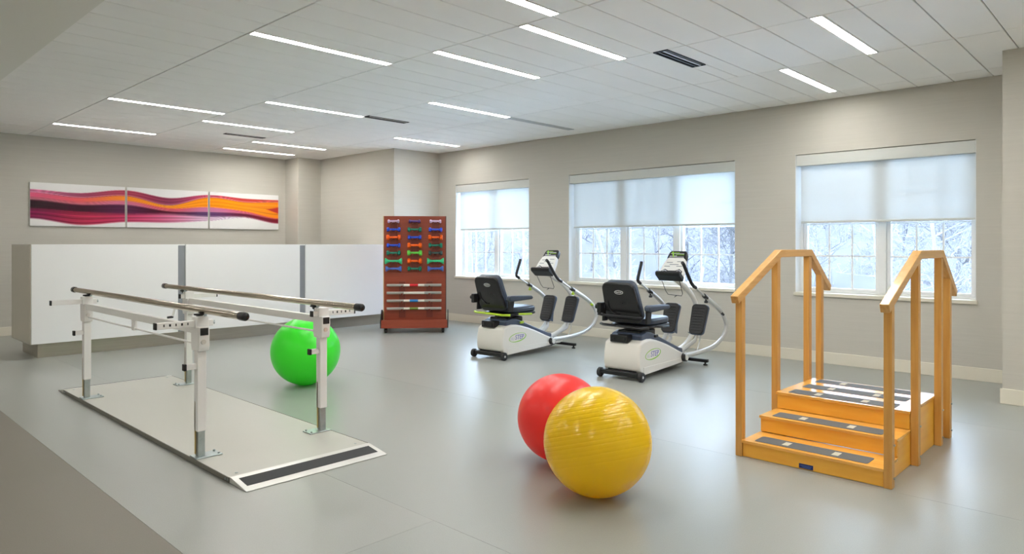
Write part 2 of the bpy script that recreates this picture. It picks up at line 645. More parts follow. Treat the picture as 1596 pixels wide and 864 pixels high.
# ------------------------------------------------------------------ windows and shades
XF = 7.66
wl = ['white double window beside the wall bay, lower halves uncovered', 'wide white triple window behind the exercise machines',
      'white double window behind the wooden training stairs']
shl = ['pale roller shade on the narrow window beside the dumbbell rack', 'wide pale roller shade on the triple window behind the machines',
       'pale roller shade on the window behind the training stairs']
for wi, (y0, y1, ns) in enumerate(WINS):
    b = B()
    d0, d1 = XF, XF + 0.07
    b.box((d0, y0, WZ0), (d1, y0 + 0.03, WZ1)).box((d0, y1 - 0.03, WZ0), (d1, y1, WZ1))
    b.box((d0, y0 + 0.03, WZ0), (d1, y1 - 0.03, WZ0 + 0.02)).box((d0, y0 + 0.03, WZ1 - 0.04), (d1, y1 - 0.03, WZ1))
    win = b.build('window_%d' % (wi + 1), M_wframe, bevel=0.003)
    tag(win, wl[wi], 'window', kind='structure')
    # white lined reveal, sill
    B().box((XW + 0.001, y1 - 0.004, WZ0), (d0, y1 + 0.0, WZ1)).build('jamb_lining', M_wframe, win)
    B().box((XW + 0.001, y0, WZ0), (d0, y0 + 0.004, WZ1)).build('jamb_lining', M_wframe, win)
    B().box((XW - 0.024, y0 - 0.012, WZ0 - 0.036), (d0 + 0.02, y1 + 0.012, WZ0)).build('window_sill', M_base, win, bevel=0.004)
    # mullions and sashes
    sw = (y1 - y0 - 0.06) / ns
    for k in range(ns):
        a = y0 + 0.03 + sw * k
        c = a + sw
        if k:
            B().box((d0 - 0.012, a - 0.035, WZ0 + 0.02), (d1 - 0.001, a + 0.035, WZ1 - 0.04)).build('mullion', M_wframe, win, bevel=0.004)
        la = a + (0.037 if k else 0.002)
        lc = c - (0.037 if k < ns - 1 else 0.002)
        zb, zt = WZ0 + 0.021, WZ1 - 0.041
        fw_ = 0.045 if ns > 0 else 0.03
        s = B()
        s.box((d0 + 0.01, la, zb), (d1 - 0.01, la + fw_ - 0.012, zt)).box((d0 + 0.01, lc - fw_ + 0.012, zb), (d1 - 0.01, lc, zt))
        s.box((d0 + 0.01, la + fw_ - 0.012, zb), (d1 - 0.01, lc - fw_ + 0.012, zb + 0.028)).box((d0 + 0.01, la + fw_ - 0.012, zt - 0.028), (d1 - 0.01, lc - fw_ + 0.012, zt))
        so = s.build('sash', M_wframe, win, bevel=0.003)
        pa, pc = la + fw_ - 0.012, lc - fw_ + 0.012
        pb, pt = zb + 0.028, zt - 0.028
        for q in (1, 2):
            yy = pa + (pc - pa) * q / 3
            B().box((d0 + 0.026, yy - 0.008, pb), (d0 + 0.044, yy + 0.008, pt)).build('muntin', M_wframe, so)
        for q in (1, 2, 3):
            zz = pb + (pt - pb) * q / 4
            for e in range(3):
                ya = pa + (pc - pa) * e / 3 + (0.008 if e else 0)
                yb_ = pa + (pc - pa) * (e + 1) / 3 - (0.008 if e < 2 else 0)
                B().box((d0 + 0.027, ya, zz - 0.008), (d0 + 0.043, yb_, zz + 0.008)).build('muntin', M_wframe, so)
        gb = B()
        gb.add([(d0 + 0.048, pa, pb), (d0 + 0.048, pc, pb), (d0 + 0.048, pc, pt), (d0 + 0.048, pa, pt)], [(0, 1, 2, 3)])
        gb.build('pane', M_glass, so)
    # roller shade
    sh = thing('roller_shade', shl[wi], 'roller shade', (XW + 0.04, (y0 + y1) / 2, WZ1))
    hw = (y1 - y0) / 2
    zb = 1.475 - WZ1
    B().box((-0.032, -hw + 0.006, -0.122), (0.055, hw - 0.006, -0.006)).build('fascia', M_cass, sh, bevel=0.004)
    B().box((0.030, -hw + 0.014, zb + 0.02), (0.0306, hw - 0.036, -0.118)).build('fabric', M_fabric, sh)
    B().box((0.024, -hw + 0.014, zb), (0.037, hw - 0.036, zb + 0.024)).build('hem_bar', M_cass, sh, bevel=0.004)

# ------------------------------------------------------------------ reception desk
DY = 8.905
desk = thing('reception_desk', 'long white panelled reception desk floating on a steel toe kick', 'desk', (1.8, DY, 0))
dx1 = 6.598 - 1.8
B().box((0.09, 0.10, 0.0), (dx1 - 0.001, 0.80, 0.19)).build('toe_kick', M_steel, desk)
# body behind the panels
B().box((0.012, 0.024, 0.165), (dx1 - 0.001, 0.88, 1.235)).build('body', M_reveal, desk)
B().box((0.0, 0.0, 0.160), (0.011, 0.89, 1.249)).build('end_panel', M_endp, desk, bevel=0.002)
# seams measured on the front: 277-289 px and 466-475 px
px = [(0.0, 1.535), (1.628, 3.19), (3.282, dx1 - 0.002)]
for (a, b) in px:
    B().box((a + (0.012 if a == 0 else 0), -0.004, 0.163), (b, 0.022, 1.249)).build('front_panel', M_white, desk, bevel=0.002)
B().box((0.012, 0.024, 1.236), (dx1 - 0.002, 0.89, 1.249)).build('counter_top', M_white, desk, bevel=0.002)

# ------------------------------------------------------------------ art panels
ACUR = dict(u=[0, .5, 1, 1.5, 2, 2.5, 3],
            b0=[.16, .20, .08, .22, .09, .14, .14], b1=[.23, .31, .22, .41, .16, .24, .20], b2=[.34, .41, .34, .49, .42, .50, .67],
            b3=[.40, .48, .44, .57, .55, .57, .70], b4=[.60, .65, .66, .63, .67, .66, .80], b5=[.83, .96, .87, .86, .79, .69, .82])
ACOL = dict(c0=[(206, 96, 140), (158, 60, 96), (172, 50, 80), (140, 52, 84), (196, 70, 100), (206, 64, 64), (206, 60, 50)],
            c1=[(226, 84, 124), (236, 96, 96), (250, 140, 36), (250, 150, 40), (252, 146, 16), (252, 150, 20), (250, 140, 20)],
            c2=[(190, 90, 110), (206, 96, 110), (214, 110, 140), (214, 80, 100), (200, 116, 156), (214, 90, 120), (190, 50, 50)],
            c3=[(46, 8, 26), (60, 10, 36), (84, 30, 66), (70, 14, 34), (92, 58, 104), (104, 24, 50), (120, 20, 40)],
            c4=[(130, 24, 72), (176, 44, 76), (190, 56, 96), (204, 104, 140), (214, 180, 204), (226, 210, 220), (150, 40, 70)])
AW = (240, 238, 236)


def hermite(xs, ysv, x):
    nn = len(xs)
    i = min(max(int(x / 0.5), 0), nn - 2)
    t = (x - xs[i]) / 0.5

    def sl(k):
        if k == 0 or k == nn - 1:
            return 0.0
        return (ysv[k + 1] - ysv[k - 1]) / 2
    m0, m1 = sl(i), sl(i + 1)
    return ((2 * t ** 3 - 3 * t * t + 1) * ysv[i] + (t ** 3 - 2 * t * t + t) * m0 + (-2 * t ** 3 + 3 * t * t) * ysv[i + 1] + (t ** 3 - t * t) * m1)


def sm(a, b, x):
    t = min(max((x - a) / (b - a), 0), 1)
    return t * t * (3 - 2 * t)


def art_colour(u, t):
    bs = [hermite(ACUR['u'], ACUR['b%d' % k], u) for k in range(6)]
    cs = [AW] + [tuple(hermite(ACUR['u'], [c[j] for c in ACOL['c%d' % k]], u) for j in range(3)) for k in range(5)] + [AW]
    wd = [.012, .025, .03, .03, .04, .025]
    col = cs[0]
    for k in range(6):
        s = sm(bs[k] - wd[k], bs[k] + wd[k], t)
        col = tuple(col[j] * (1 - s) + cs[k + 1][j] * s for j in range(3))
    # flowing streaks inside the bands
    if bs[0] < t < bs[5]:
        k = max(i for i in range(5) if bs[i] <= t)
        f = (t - bs[k]) / max(bs[k + 1] - bs[k], 1e-3)
        st = math.sin(f * 17 + k * 2 + u * 0.8) * 0.07 + math.sin(f * 41 + u * 1.7) * 0.05
        if k in (0, 4):
            st *= 2.0
        col = tuple(c * (1 + st) for c in col)
        # pale highlight lines along the ribbon edges
        hl = math.exp(-((t - bs[1] + 0.012) / 0.010) ** 2) * 0.55 + math.exp(-((t - bs[3] + 0.02) / 0.008) ** 2) * 0.35
        col = tuple(c * (1 - hl) + w_ * hl for c, w_ in zip(col, (240, 176, 196)))
    # red tongue at the end of the ribbon
    tw = max(0, (u - 2.8) / 0.2) * 0.10
    if tw > 0:
        s = 1 - sm(tw - 0.03, tw + 0.01, abs(t - 0.42 - (u - 2.8) * 0.1))
        col = tuple(c * (1 - s) + w_ * s for c, w_ in zip(col, (196, 50, 44)))
    return tuple(min(max(c, 0), 255) for c in col)


M_art = bpy.data.materials.new('art_print')
M_art.use_nodes = True
n = M_art.node_tree
ab = n.nodes['Principled BSDF']
ab.inputs['Roughness'].default_value = 0.12
ab.inputs['Specular IOR Level'].default_value = 0.4
at_ = n.nodes.new('ShaderNodeVertexColor')
at_.layer_name = 'print'
n.links.new(at_.outputs['Color'], ab.inputs['Base Color'])
apos = [(2.317, 3.525), (3.552, 4.771), (4.800, 6.010)]
albl = ['glossy art panel of dark purple and pink waves, farthest from the pilaster', 'middle glossy art panel where the orange ribbon dips between neighbours',
        'glossy art panel with broad orange ribbon next to the pilaster']
AZ0, AZ1 = 1.508, 2.118
for i, (a, b) in enumerate(apos):
    t = thing('wall_art', albl[i], 'wall art', ((a + b) / 2, YB, (AZ0 + AZ1) / 2), group='three art panels in a row')
    hw, hh = (b - a) / 2, (AZ1 - AZ0) / 2
    B().box((-hw, -0.030, -hh), (hw, -0.010, hh)).build('panel', M_wht, t, bevel=0.0015)
    B().box((-hw + 0.1, -0.010, -hh + 0.1), (hw - 0.1, 0.0, hh - 0.1)).build('mounting_rail', M_blk, t)
    NX, NZ = 170, 90
    vs, fs, cl = [], [], []
    for z in range(NZ + 1):
        for x in range(NX + 1):
            vs.append((-hw + 0.002 + (2 * hw - 0.004) * x / NX, -0.0306, hh - 0.002 - (2 * hh - 0.004) * z / NZ))
            c = art_colour(i + x / NX, z / NZ)
            cl += [lin(c[0]), lin(c[1]), lin(c[2]), 1.0]
    for z in range(NZ):
        for x in range(NX):
            q = z * (NX + 1) + x
            fs.append((q, q + NX + 1, q + NX + 2, q + 1))
    me = bpy.data.meshes.new('print')
    me.from_pydata(vs, [], fs)
    ca = me.color_attributes.new('print', 'FLOAT_COLOR', 'POINT')
    ca.data.foreach_set('color', cl)
    me.materials.append(M_art)
    o = bpy.data.objects.new('print', me)
    COL.objects.link(o)
    o.parent = t

# ------------------------------------------------------------------ parallel bars
pb = thing('parallel_bars', 'white and steel parallel bars on a long low platform', 'parallel bars', (0, 0, 0))
PX0, PX1, PY0, PY1, PZ = 1.592, 2.455, 3.56, 6.70, 0.030
B().box((PX0, PY0, 0.004), (PX1, PY1, PZ)).build('platform', M_plat, pb, bevel=0.002)
for xx in (PX0 - 0.004, PX1):
    B().box((xx, PY0, 0.003), (xx + 0.004, PY1, PZ + 0.001)).build('edge_trim', M_platside, pb)
for (ya, yb_) in ((PY0, 3.366), (PY1, 6.89)):
    sg = 1 if yb_ > ya else -1
    rp = B().prism([(ya, 0.002), (ya, PZ + 0.002), (ya + sg * 0.02, PZ + 0.002), (yb_, 0.004), (yb_, 0.0015)], PX0, PX1, 'x').build('ramp', M_alu, pb, bevel=0.001)
    # grip strip lying on the slope
    za = PZ + 0.002 - (PZ - 0.002) * (0.03 / 0.175)
    y2, y3 = ya + sg * 0.045, ya + sg * 0.140

    def zz(y):
        return PZ + 0.002 - (PZ - 0.002) * ((abs(y - ya) - 0.02) / (abs(yb_ - ya) - 0.02))
    h = 0.0015
    B().add([(PX0 + 0.03, y2, zz(y2) - 0.001), (PX1 - 0.03, y2, zz(y2) - 0.001), (PX1 - 0.03, y3, zz(y3) - 0.001), (PX0 + 0.03, y3, zz(y3) - 0.001),
             (PX0 + 0.03, y2, zz(y2) + h), (PX1 - 0.03, y2, zz(y2) + h), (PX1 - 0.03, y3, zz(y3) + h), (PX0 + 0.03, y3, zz(y3) + h)],
            [(0, 3, 2, 1), (4, 5, 6, 7), (0, 1, 5, 4), (1, 2, 6, 5), (2, 3, 7, 6), (3, 0, 4, 7)]).build('grip_strip', M_grip, rp)
    for q in (0.012, 0.04):
        B().cyl((PX0 - 0.0065, ya - sg * q, 0.016), (PX0 + 0.002, ya - sg * q, 0.016), 0.0065, 10).build('bolt', M_zinc, rp)
    for xx in (PX0 + 0.06, PX1 - 0.06):
        B().cyl((xx, ya - sg * 0.05, PZ), (xx, ya - sg * 0.05, PZ + 0.002), 0.008, 10).build('screw', M_zinc, pb)

PXL, PXR = 1.632, 2.415
PYS = (4.03, 6.215)
ZTOP = 0.80
for xi, X in enumerate((PXL, PXR)):
    out = -1 if xi == 0 else 1
    for yi, Y in enumerate(PYS):
        ou = -1 if yi == 0 else 1
        po = B().cbox((X, Y, 0.43), (0.052, 0.052, 0.50)).build('post', M_powder, pb, bevel=0.005)
        B().cbox((X, Y, 0.115), (0.040, 0.040, 0.160)).build('inner_post', M_zinc, po, bevel=0.003)
        B().cbox((X + (0.035 if xi == 0 else -0.035), Y, PZ + 0.004), (0.15, 0.10, 0.008)).build('foot_plate', M_zinc, po, bevel=0.003)
        for (bx_, by_) in ((0.035 - out * 0.0, 0), ):
            for (q1, q2) in ((-1, -1), (-1, 1), (1, -1), (1, 1)):
                cxp = X + (0.035 if xi == 0 else -0.035) + q1 * 0.058
                if abs(cxp - X) < 0.03:
                    continue
                B().cyl((cxp, Y + q2 * 0.034, PZ + 0.008), (cxp, Y + q2 * 0.034, PZ + 0.016), 0.007, 8).build('bolt', M_zinc, po)
        B().cbox((X - 0.024, Y + 0.010, 0.20), (0.004, 0.012, 0.30)).build('height_scale', M_gold, po)
        # head bracket
        hb = B().prism([(Y - 0.045, 0.64), (Y + 0.045, 0.64), (Y + 0.055, 0.67), (Y + 0.055, ZTOP - 0.02), (Y - 0.055, ZTOP - 0.02), (Y - 0.055, 0.67)], X - 0.032, X + 0.032, 'x').build('head_bracket', M_powder, pb, bevel=0.006)
        B().cbox((X, Y + ou * 0.057, ZTOP - 0.047), (0.045, 0.006, 0.042)).build('end_cap', M_blk, hb, bevel=0.002)
        B().cyl((X - 0.004, Y - 0.060, 0.695), (X - 0.004, Y - 0.050, 0.695), 0.014, 12).build('bolt', M_alu, hb)
        # width arm with scale pointing outwards
        arm = B().cbox((X + out * 0.085, Y, ZTOP - 0.002), (0.31, 0.032, 0.036)).build('width_arm', M_powder, pb, bevel=0.003)
        xe = X + out * 0.24
        B().cbox((xe + out * 0.004, Y, ZTOP - 0.002), (0.010, 0.034, 0.038)).build('end_cap', M_blk, arm, bevel=0.002)
        xin = X - out * 0.07
        if xi:
            B().cbox((xin - out * 0.003, Y, ZTOP - 0.002), (0.008, 0.034, 0.038)).build('end_cap', M_blk, arm, bevel=0.002)
        else:
            B().cyl((xin + 0.002, Y, ZTOP - 0.002), (xin + 0.010, Y, ZTOP - 0.002), 0.012, 8).build('arm_nut', M_zinc, arm)
        if yi == 0:
            for q in range(5):
                B().cbox((X + out * (0.075 + q * 0.032), Y - 0.0165, ZTOP), (0.010 if q % 2 else 0.006, 0.001, 0.014)).build('scale_mark', M_rub, arm)
        cb = B().cbox((X + out * 0.0, Y, ZTOP + 0.004), (0.075, 0.058, 0.062)).build('clamp_block', M_powder, pb, bevel=0.004)
        kb = B()
        kb.lathe([(0, -0.014), (0.006, -0.014), (0.006, -0.004), (0.015, -0.001), (0.018, 0.010), (0.031, 0.014), (0.031, 0.022), (0.0, 0.023)], 14, Matrix.Translation((X + (0.018 if xi == 0 else -0.018), Y + 0.055, ZTOP + 0.025)))
        kb.build('clamp_knob', M_blk, cb)
        # stub carrying the rail
        B().cyl((X + 0.03 * (1 if xi == 0 else -1), Y - 0.0, ZTOP + 0.03), (X + 0.03 * (1 if xi == 0 else -1), Y, 0.856), 0.008, 12).build('rail_stub', M_zinc, pb)
        # side peg with black cap
        pg = B().cbox((X - 0.052, Y, 0.553), (0.062, 0.030, 0.032)).build('side_peg', M_powder, po, bevel=0.003)
        B().cbox((X - 0.088, Y, 0.553), (0.014, 0.034, 0.038)).build('peg_cap', M_blk, po, bevel=0.002)
    # rails
    RX = X + (0.03 if xi == 0 else -0.03)
    ra = B().cyl((RX, 3.535, 0.868), (RX, 6.69, 0.868), 0.0205, 20).build('handrail', M_rail, pb)
    for (ye, sg) in ((3.535, -1), (6.69, 1)):
        Mx = Matrix.Translation((RX, ye, 0.868)) @ Matrix.Rotation(-sg * PI / 2, 4, 'X')
        B().lathe([(0.0235, -0.045), (0.0235, 0.006), (0.020, 0.014), (0.010, 0.018), (0, 0.0185)], 20, Mx).build('end_cap', M_blkg, ra)
    # support beam and rod
    be = B().box((X - 0.018, PYS[0] + 0.05, 0.735), (X + 0.018, PYS[1] - 0.05, 0.782)).build('support_beam', M_powder, pb, bevel=0.003)
    ro = B().cyl((X, PYS[0] + 0.04, 0.675), (X, PYS[1] + 0.12, 0.675), 0.0065, 10).build('lift_rod', M_powder, pb)
    B().cyl((X, PYS[1] + 0.12, 0.675), (X, PYS[1] + 0.135, 0.675), 0.009, 10).build('end_cap', M_blk, ro)
    B().cbox((X, 5.12, 0.70), (0.026, 0.04, 0.075)).build('rod_hanger', M_powder, be, bevel=0.003)
# crank on the far right post
cr = B().tube([(PXR - 0.03, 6.215, 0.70), (PXR - 0.10, 6.215, 0.70), (PXR - 0.115, 6.215, 0.69), (PXR - 0.135, 6.215, 0.62)], 0.009, 10).build('crank', M_powder, pb)
B().tube([(PXR - 0.128, 6.215, 0.625), (PXR - 0.175, 6.215, 0.622)], 0.010, 12).build('crank_knob', M_blk, cr)

# ------------------------------------------------------------------ exercise balls


def ball(name, label, loc, r, m, ridges, axis, seg=96):
    prof = []
    N = 260
    for k in range(N + 1):
        a = -PI / 2 + PI * k / N
        z = math.sin(a)
        rr = r
        if ridges and -0.35 < z < 0.80:
            ph = (z * 13) % 1.0
            rr = r * (1 - 0.0045 * math.exp(-((ph - 0.5) / 0.07) ** 2))
        prof.append((max(rr * math.cos(a), 0) if 0 < k < N else 0, rr * z))
    q = Vector((0, 0, 1)).rotation_difference(Vector(axis).normalized())
    b = B().lathe(prof, seg, q.to_matrix().to_4x4())
    h = 0.016                                   # softly flattened where it rests on the floor
    for v in b.v:
        v.z += r
        if v.z < h:
            t = max(v.z / h, 0)
            v.z = h * t * t * (2 - t) + 0.0003
    o = b.build(name, m, None, ang=60, loc=(loc[0], loc[1], 0))
    return tag(o, label, 'exercise ball', 'exercise balls')


def ball_skin(name, col, rough, coat):
    """thin inflated vinyl: diffuse skin that lets some light through, glossy outside"""
    m = mat(name, col, rough, coat=coat)
    nn = m.node_tree
    b = nn.nodes['Principled BSDF']
    o = nn.nodes['Material Output']
    tl = nn.nodes.new('ShaderNodeBsdfTranslucent')
    tl.inputs['Color'].default_value = rgb(col)
    mx = nn.nodes.new('ShaderNodeMixShader')
    mx.inputs[0].default_value = 0.26
    nn.links.new(b.outputs[0], mx.inputs[1])
    nn.links.new(tl.outputs[0], mx.inputs[2])
    nn.links.new(mx.outputs[0], o.inputs['Surface'])
    return m


M_bg = ball_skin('ball_green', (74, 246, 58), 0.30, 0.15)
M_by = ball_skin('ball_yellow', (255, 216, 26), 0.24, 0.15)
M_br = ball_skin('ball_red', (255, 62, 58), 0.34, 0.1)
ball('exercise_ball', 'shiny yellow exercise ball with fine ridges beside the red ball', (2.784, 2.068), 0.268, M_by, True, (0.27 * 0.723 - 0.16 * 0.690, 0.27 * 0.690 + 0.16 * 0.723, 0.95))
ball('exercise_ball', 'red exercise ball partly hidden by the yellow ball', (3.079, 2.548), 0.2496, M_br, False, (0.2, 0.3, 1))
ball('exercise_ball', 'bright green exercise ball standing behind the parallel bars', (3.185, 5.581), 0.300, M_bg, False, (0.2, 0.2, 1))

# ------------------------------------------------------------------ training stairs
st = thing('training_stairs', 'wooden training stairs with handrails and dark grip strips', 'stairs', (0, 0, 0))
SY0, SY1 = 1.066, 1.826
steps = [(3.88, 4.125, 0.098), (4.125, 4.372, 0.200), (4.372, 4.985, 0.306), (4.985, 5.20, 0.155)]
side_poly = [(3.897, 0.002), (5.185, 0.002), (5.185, 0.135), (4.97, 0.135), (4.97, 0.286), (4.39, 0.286), (4.39, 0.182), (4.142, 0.182), (4.142, 0.08), (3.897, 0.08)]
for (a, b) in ((SY0, SY0 + 0.018), (SY1 - 0.018, SY1)):
    B().prism(side_poly, a, b, 'y').build('side_panel', M_wood, st, bevel=0.001)
for i, (xa, xb, z) in enumerate(steps):
    zp = [0.002, 0.102, 0.202, 0.002][i]
    xr_ = xa + 0.004 if i < 3 else xb - 0.02
    B().box((xr_, SY0 + 0.002, zp), (xr_ + 0.016, SY1 - 0.002, z - 0.016)).build('riser', M_wood, st, bevel=0.001)
    x2 = xb + (0.0 if i == 2 else 0.0095 if i < 2 else 0)
    tr = B().box((xa - (0.008 if i < 3 else -0.001), SY0 - 0.003, z - 0.016), (x2 - 0.004 + (0.012 if i == 2 else 0), SY1 + 0.003, z)).build('tread', M_woodx, st, bevel=0.0015)
    strips = [(xa + 0.024, xa + 0.152)] if i != 2 else [(4.396, 4.522), (4.624, 4.750), (4.850, 4.970)]
    for (sa, sb) in strips:
        poly = rrect(sb - sa, 0.615, 0.014, 3, (sa + sb) / 2, 1.457)
        B().prism(poly, z, z + 0.0018, 'z').build('grip_strip', M_grip2, tr)
        for yy in (1.597, 1.325):
            B().box(((sa + sb) / 2 - 0.034, yy - 0.018, z + 0.0017), ((sa + sb) / 2 + 0.034, yy + 0.018, z + 0.0024)).build('grip_window', M_gripw, tr)
pl = B().box((3.8815, 1.420, 0.007), (3.8845, 1.496, 0.032)).build('name_plate', M_nplate, st)
M_npt = mat('name_plate_print', (70, 104, 176), 0.4)
for (za, ya, yb_) in ((0.0225, 1.427, 1.489), (0.0145, 1.432, 1.480)):
    B().box((3.8810, ya, za - 0.002), (3.8816, yb_, za + 0.002)).build('print_line', M_npt, pl)
for (yc, nm) in ((1.045, 0), (1.846, 1)):
    pth = [(3.822, 0.924), (4.445, 1.190), (4.965, 1.190), (5.342, 0.924)]
    hw, hh = 0.023, 0.024
    # mitred rail of rectangular section
    P = [Vector((p[0], 0, p[1])) for p in pth]
    vs = []
    for i, p in enumerate(P):
        d0 = (P[i] - P[i - 1]).normalized() if i > 0 else None
        d1 = (P[i + 1] - P[i]).normalized() if i < 3 else None
        d = ((d0 or d1) + (d1 or d0)).normalized()
        nrm = Vector((-d.z, 0, d.x))
        k = hh / max(nrm.dot(Vector((-(d1 or d0).z, 0, (d1 or d0).x))), 0.3)
        for (sy, sz) in ((-1, -1), (1, -1), (1, 1), (-1, 1)):
            vs.append(p + nrm * (sz * k) + Vector((0, yc + sy * hw, 0)))
    fs = [(0, 1, 2, 3), (15, 14, 13, 12)]
    for i in range(3):
        for k in range(4):
            fs.append((i * 4 + k, i * 4 + 4 + k, i * 4 + 4 + (k + 1) % 4, i * 4 + (k + 1) % 4))
    hr = B().add(vs, fs).build('handrail', M_hwood, st, bevel=0.004)

    def rz(x):
        for i in range(3):
            if pth[i][0] <= x <= pth[i + 1][0]:
                return pth[i][1] + (pth[i + 1][1] - pth[i][1]) * (x - pth[i][0]) / (pth[i + 1][0] - pth[i][0])
    for x in (3.872, 4.382, 4.918, 5.15):
        xa, xb = x, x + 0.050
        za, zb_ = rz(xa) - hh * 1.05, rz(xb) - hh * 1.05
        z_ = [(xa, 0.0), (xb, 0.0), (xb, zb_), (xa, za)]
        ps = B().prism(z_, yc - 0.020, yc + 0.0195, 'y').build('post', M_rwood, hr, bevel=0.003)
        fy = yc - 0.020 if nm == 0 else yc + 0.020
        for zb2 in (0.05, 0.22):
            B().cyl((x + 0.034, fy - 0.006, zb2), (x + 0.034, fy + 0.006, zb2), 0.006, 8).build('bolt', M_zinc, hr)

# ------------------------------------------------------------------ dumbbell rack
ra = math.atan2(7.531 - 8.077, 6.483 - 5.863)
RO = Vector((6.173, 7.804, 0))
Mrack = Matrix.Translation(RO) @ Matrix.Rotation(ra, 4, 'Z')
rk = thing('dumbbell_rack', 'cherry wood dumbbell rack on casters beside the white desk', 'rack', RO, ra)
SC = 9.86 / 1076.0


def rx(px_):
    return (px_ - 645.7) * SC


def rzz(py_):
    return 1.25 + (381 - py_) * SC


bd = B().box((-0.436, 0.0, 0.10), (0.436, 0.022, 1.652)).build('back_board', M_rack, rk, bevel=0.002)
for s in (-1, 1):
    B().box((s * 0.4405 - 0.0045, -0.001, 0.10), (s * 0.4405 + 0.0045, 0.024, 1.653)).build('edge_band', M_gold if s < 0 else M_rub, rk)
B().box((-0.436, 0.40, 0.10), (0.436, 0.422, 1.60)).build('back_board', M_rack, rk, bevel=0.002)
B().box((-0.44, 0.022, 1.58), (0.44, 0.40, 1.60)).build('top_board', M_rack, rk)
# tray base
B().box((-0.46, -0.145, 0.075), (0.46, 0.50, 0.095)).build('tray_base', M_rack, rk, bevel=0.002)
B().box((-0.46, -0.165, 0.072), (0.46, -0.146, 0.188)).build('tray_lip', M_rack, rk, bevel=0.002)
for s in (-1, 1):
    B().prism([(-0.165, 0.072), (0.46, 0.072), (0.46, 0.20), (0.05, 0.315), (0.0, 0.315), (-0.165, 0.19)], s * 0.468 - 0.007, s * 0.468 + 0.007, 'x').build('side_bracket', M_blk, rk)
    for yy in (-0.10, 0.43):
        cs = B().cbox((s * 0.40, yy + 0.01, 0.068), (0.05, 0.05, 0.010)).cbox((s * 0.40 - 0.018, yy, 0.048), (0.006, 0.045, 0.045)).cbox((s * 0.40 + 0.018, yy, 0.048), (0.006, 0.045, 0.045)).build('caster', M_blk, rk)
        wlm = B().cyl((s * 0.40 - 0.014, yy, 0.031), (s * 0.40 + 0.014, yy, 0.031), 0.031, 18).build('caster_wheel', M_rub, cs)
ROWS = [345.5, 358.2, 370.3, 382.7, 394.4, 407.0, 418.9]
COLS = [613.3, 645.6, 677.7]
for c in COLS:
    B().box((rx(c) - 0.048, -0.012, 0.62 + 0.29), (rx(c) + 0.048, -0.0005, 1.60)).build('holder_strip', M_rackd, rk, bevel=0.001)
    for r_ in ROWS:
        for s in (-1, 1):
            B().box((rx(c) + s * 0.03 - 0.008, -0.085, rzz(r_) - 0.030), (rx(c) + s * 0.03 + 0.008, -0.012, rzz(r_) - 0.0185)).box((rx(c) + s * 0.03 - 0.008, -0.088, rzz(r_) - 0.030), (rx(c) + s * 0.03 + 0.008, -0.080, rzz(r_) - 0.010)).build('peg', M_rackd, rk)
BARR = [444.4, 456.3, 468.5, 480.6]
for bx_ in (-0.178, 0.208):
    B().box((bx_ - 0.045, -0.012, 0.21), (bx_ + 0.045, -0.0005, 0.72)).build('holder_strip', M_rackd, rk, bevel=0.001)
    for r_ in BARR:
        B().box((bx_ - 0.012, -0.075, rzz(r_) - 0.032), (bx_ + 0.012, -0.012, rzz(r_) - 0.0195)).box((bx_ - 0.012, -0.078, rzz(r_) - 0.032), (bx_ + 0.012, -0.070, rzz(r_) - 0.006)).build('peg', M_rackd, rk)

DB = {'lilac': (206, 176, 206), 'dark purple': (84, 52, 122), 'blue': (46, 84, 208), 'slate blue': (74, 104, 184), 'orange': (255, 104, 24),
      'dark green': (26, 122, 98), 'charcoal': (62, 82, 78), 'mint green': (64, 206, 140), 'lime green': (112, 224, 84)}
GRIDC = [['lilac', 'blue', 'orange', 'blue', 'dark green', 'mint green', 'slate blue'],
         ['dark purple', 'dark green', 'blue', 'orange', 'lime green', 'orange', 'dark green'],
         ['lilac', 'blue', 'orange', 'dark green', 'charcoal', 'mint green', 'slate blue']]
DLEN = {'lilac': (0.165, .026), 'dark purple': (0.165, .026), 'blue': (0.192, .031), 'orange': (0.205, .037), 'dark green': (0.198, .034), 'charcoal': (0.198, .033),
        'mint green': (0.24, .044), 'slate blue': (0.225, .040), 'lime green': (0.21, .038)}
ORD = ['top', 'second', 'third', 'fourth', 'fifth', 'sixth', 'bottom']
SIDE = ['desk-side', 'middle', 'window-side']
db_cache = {}
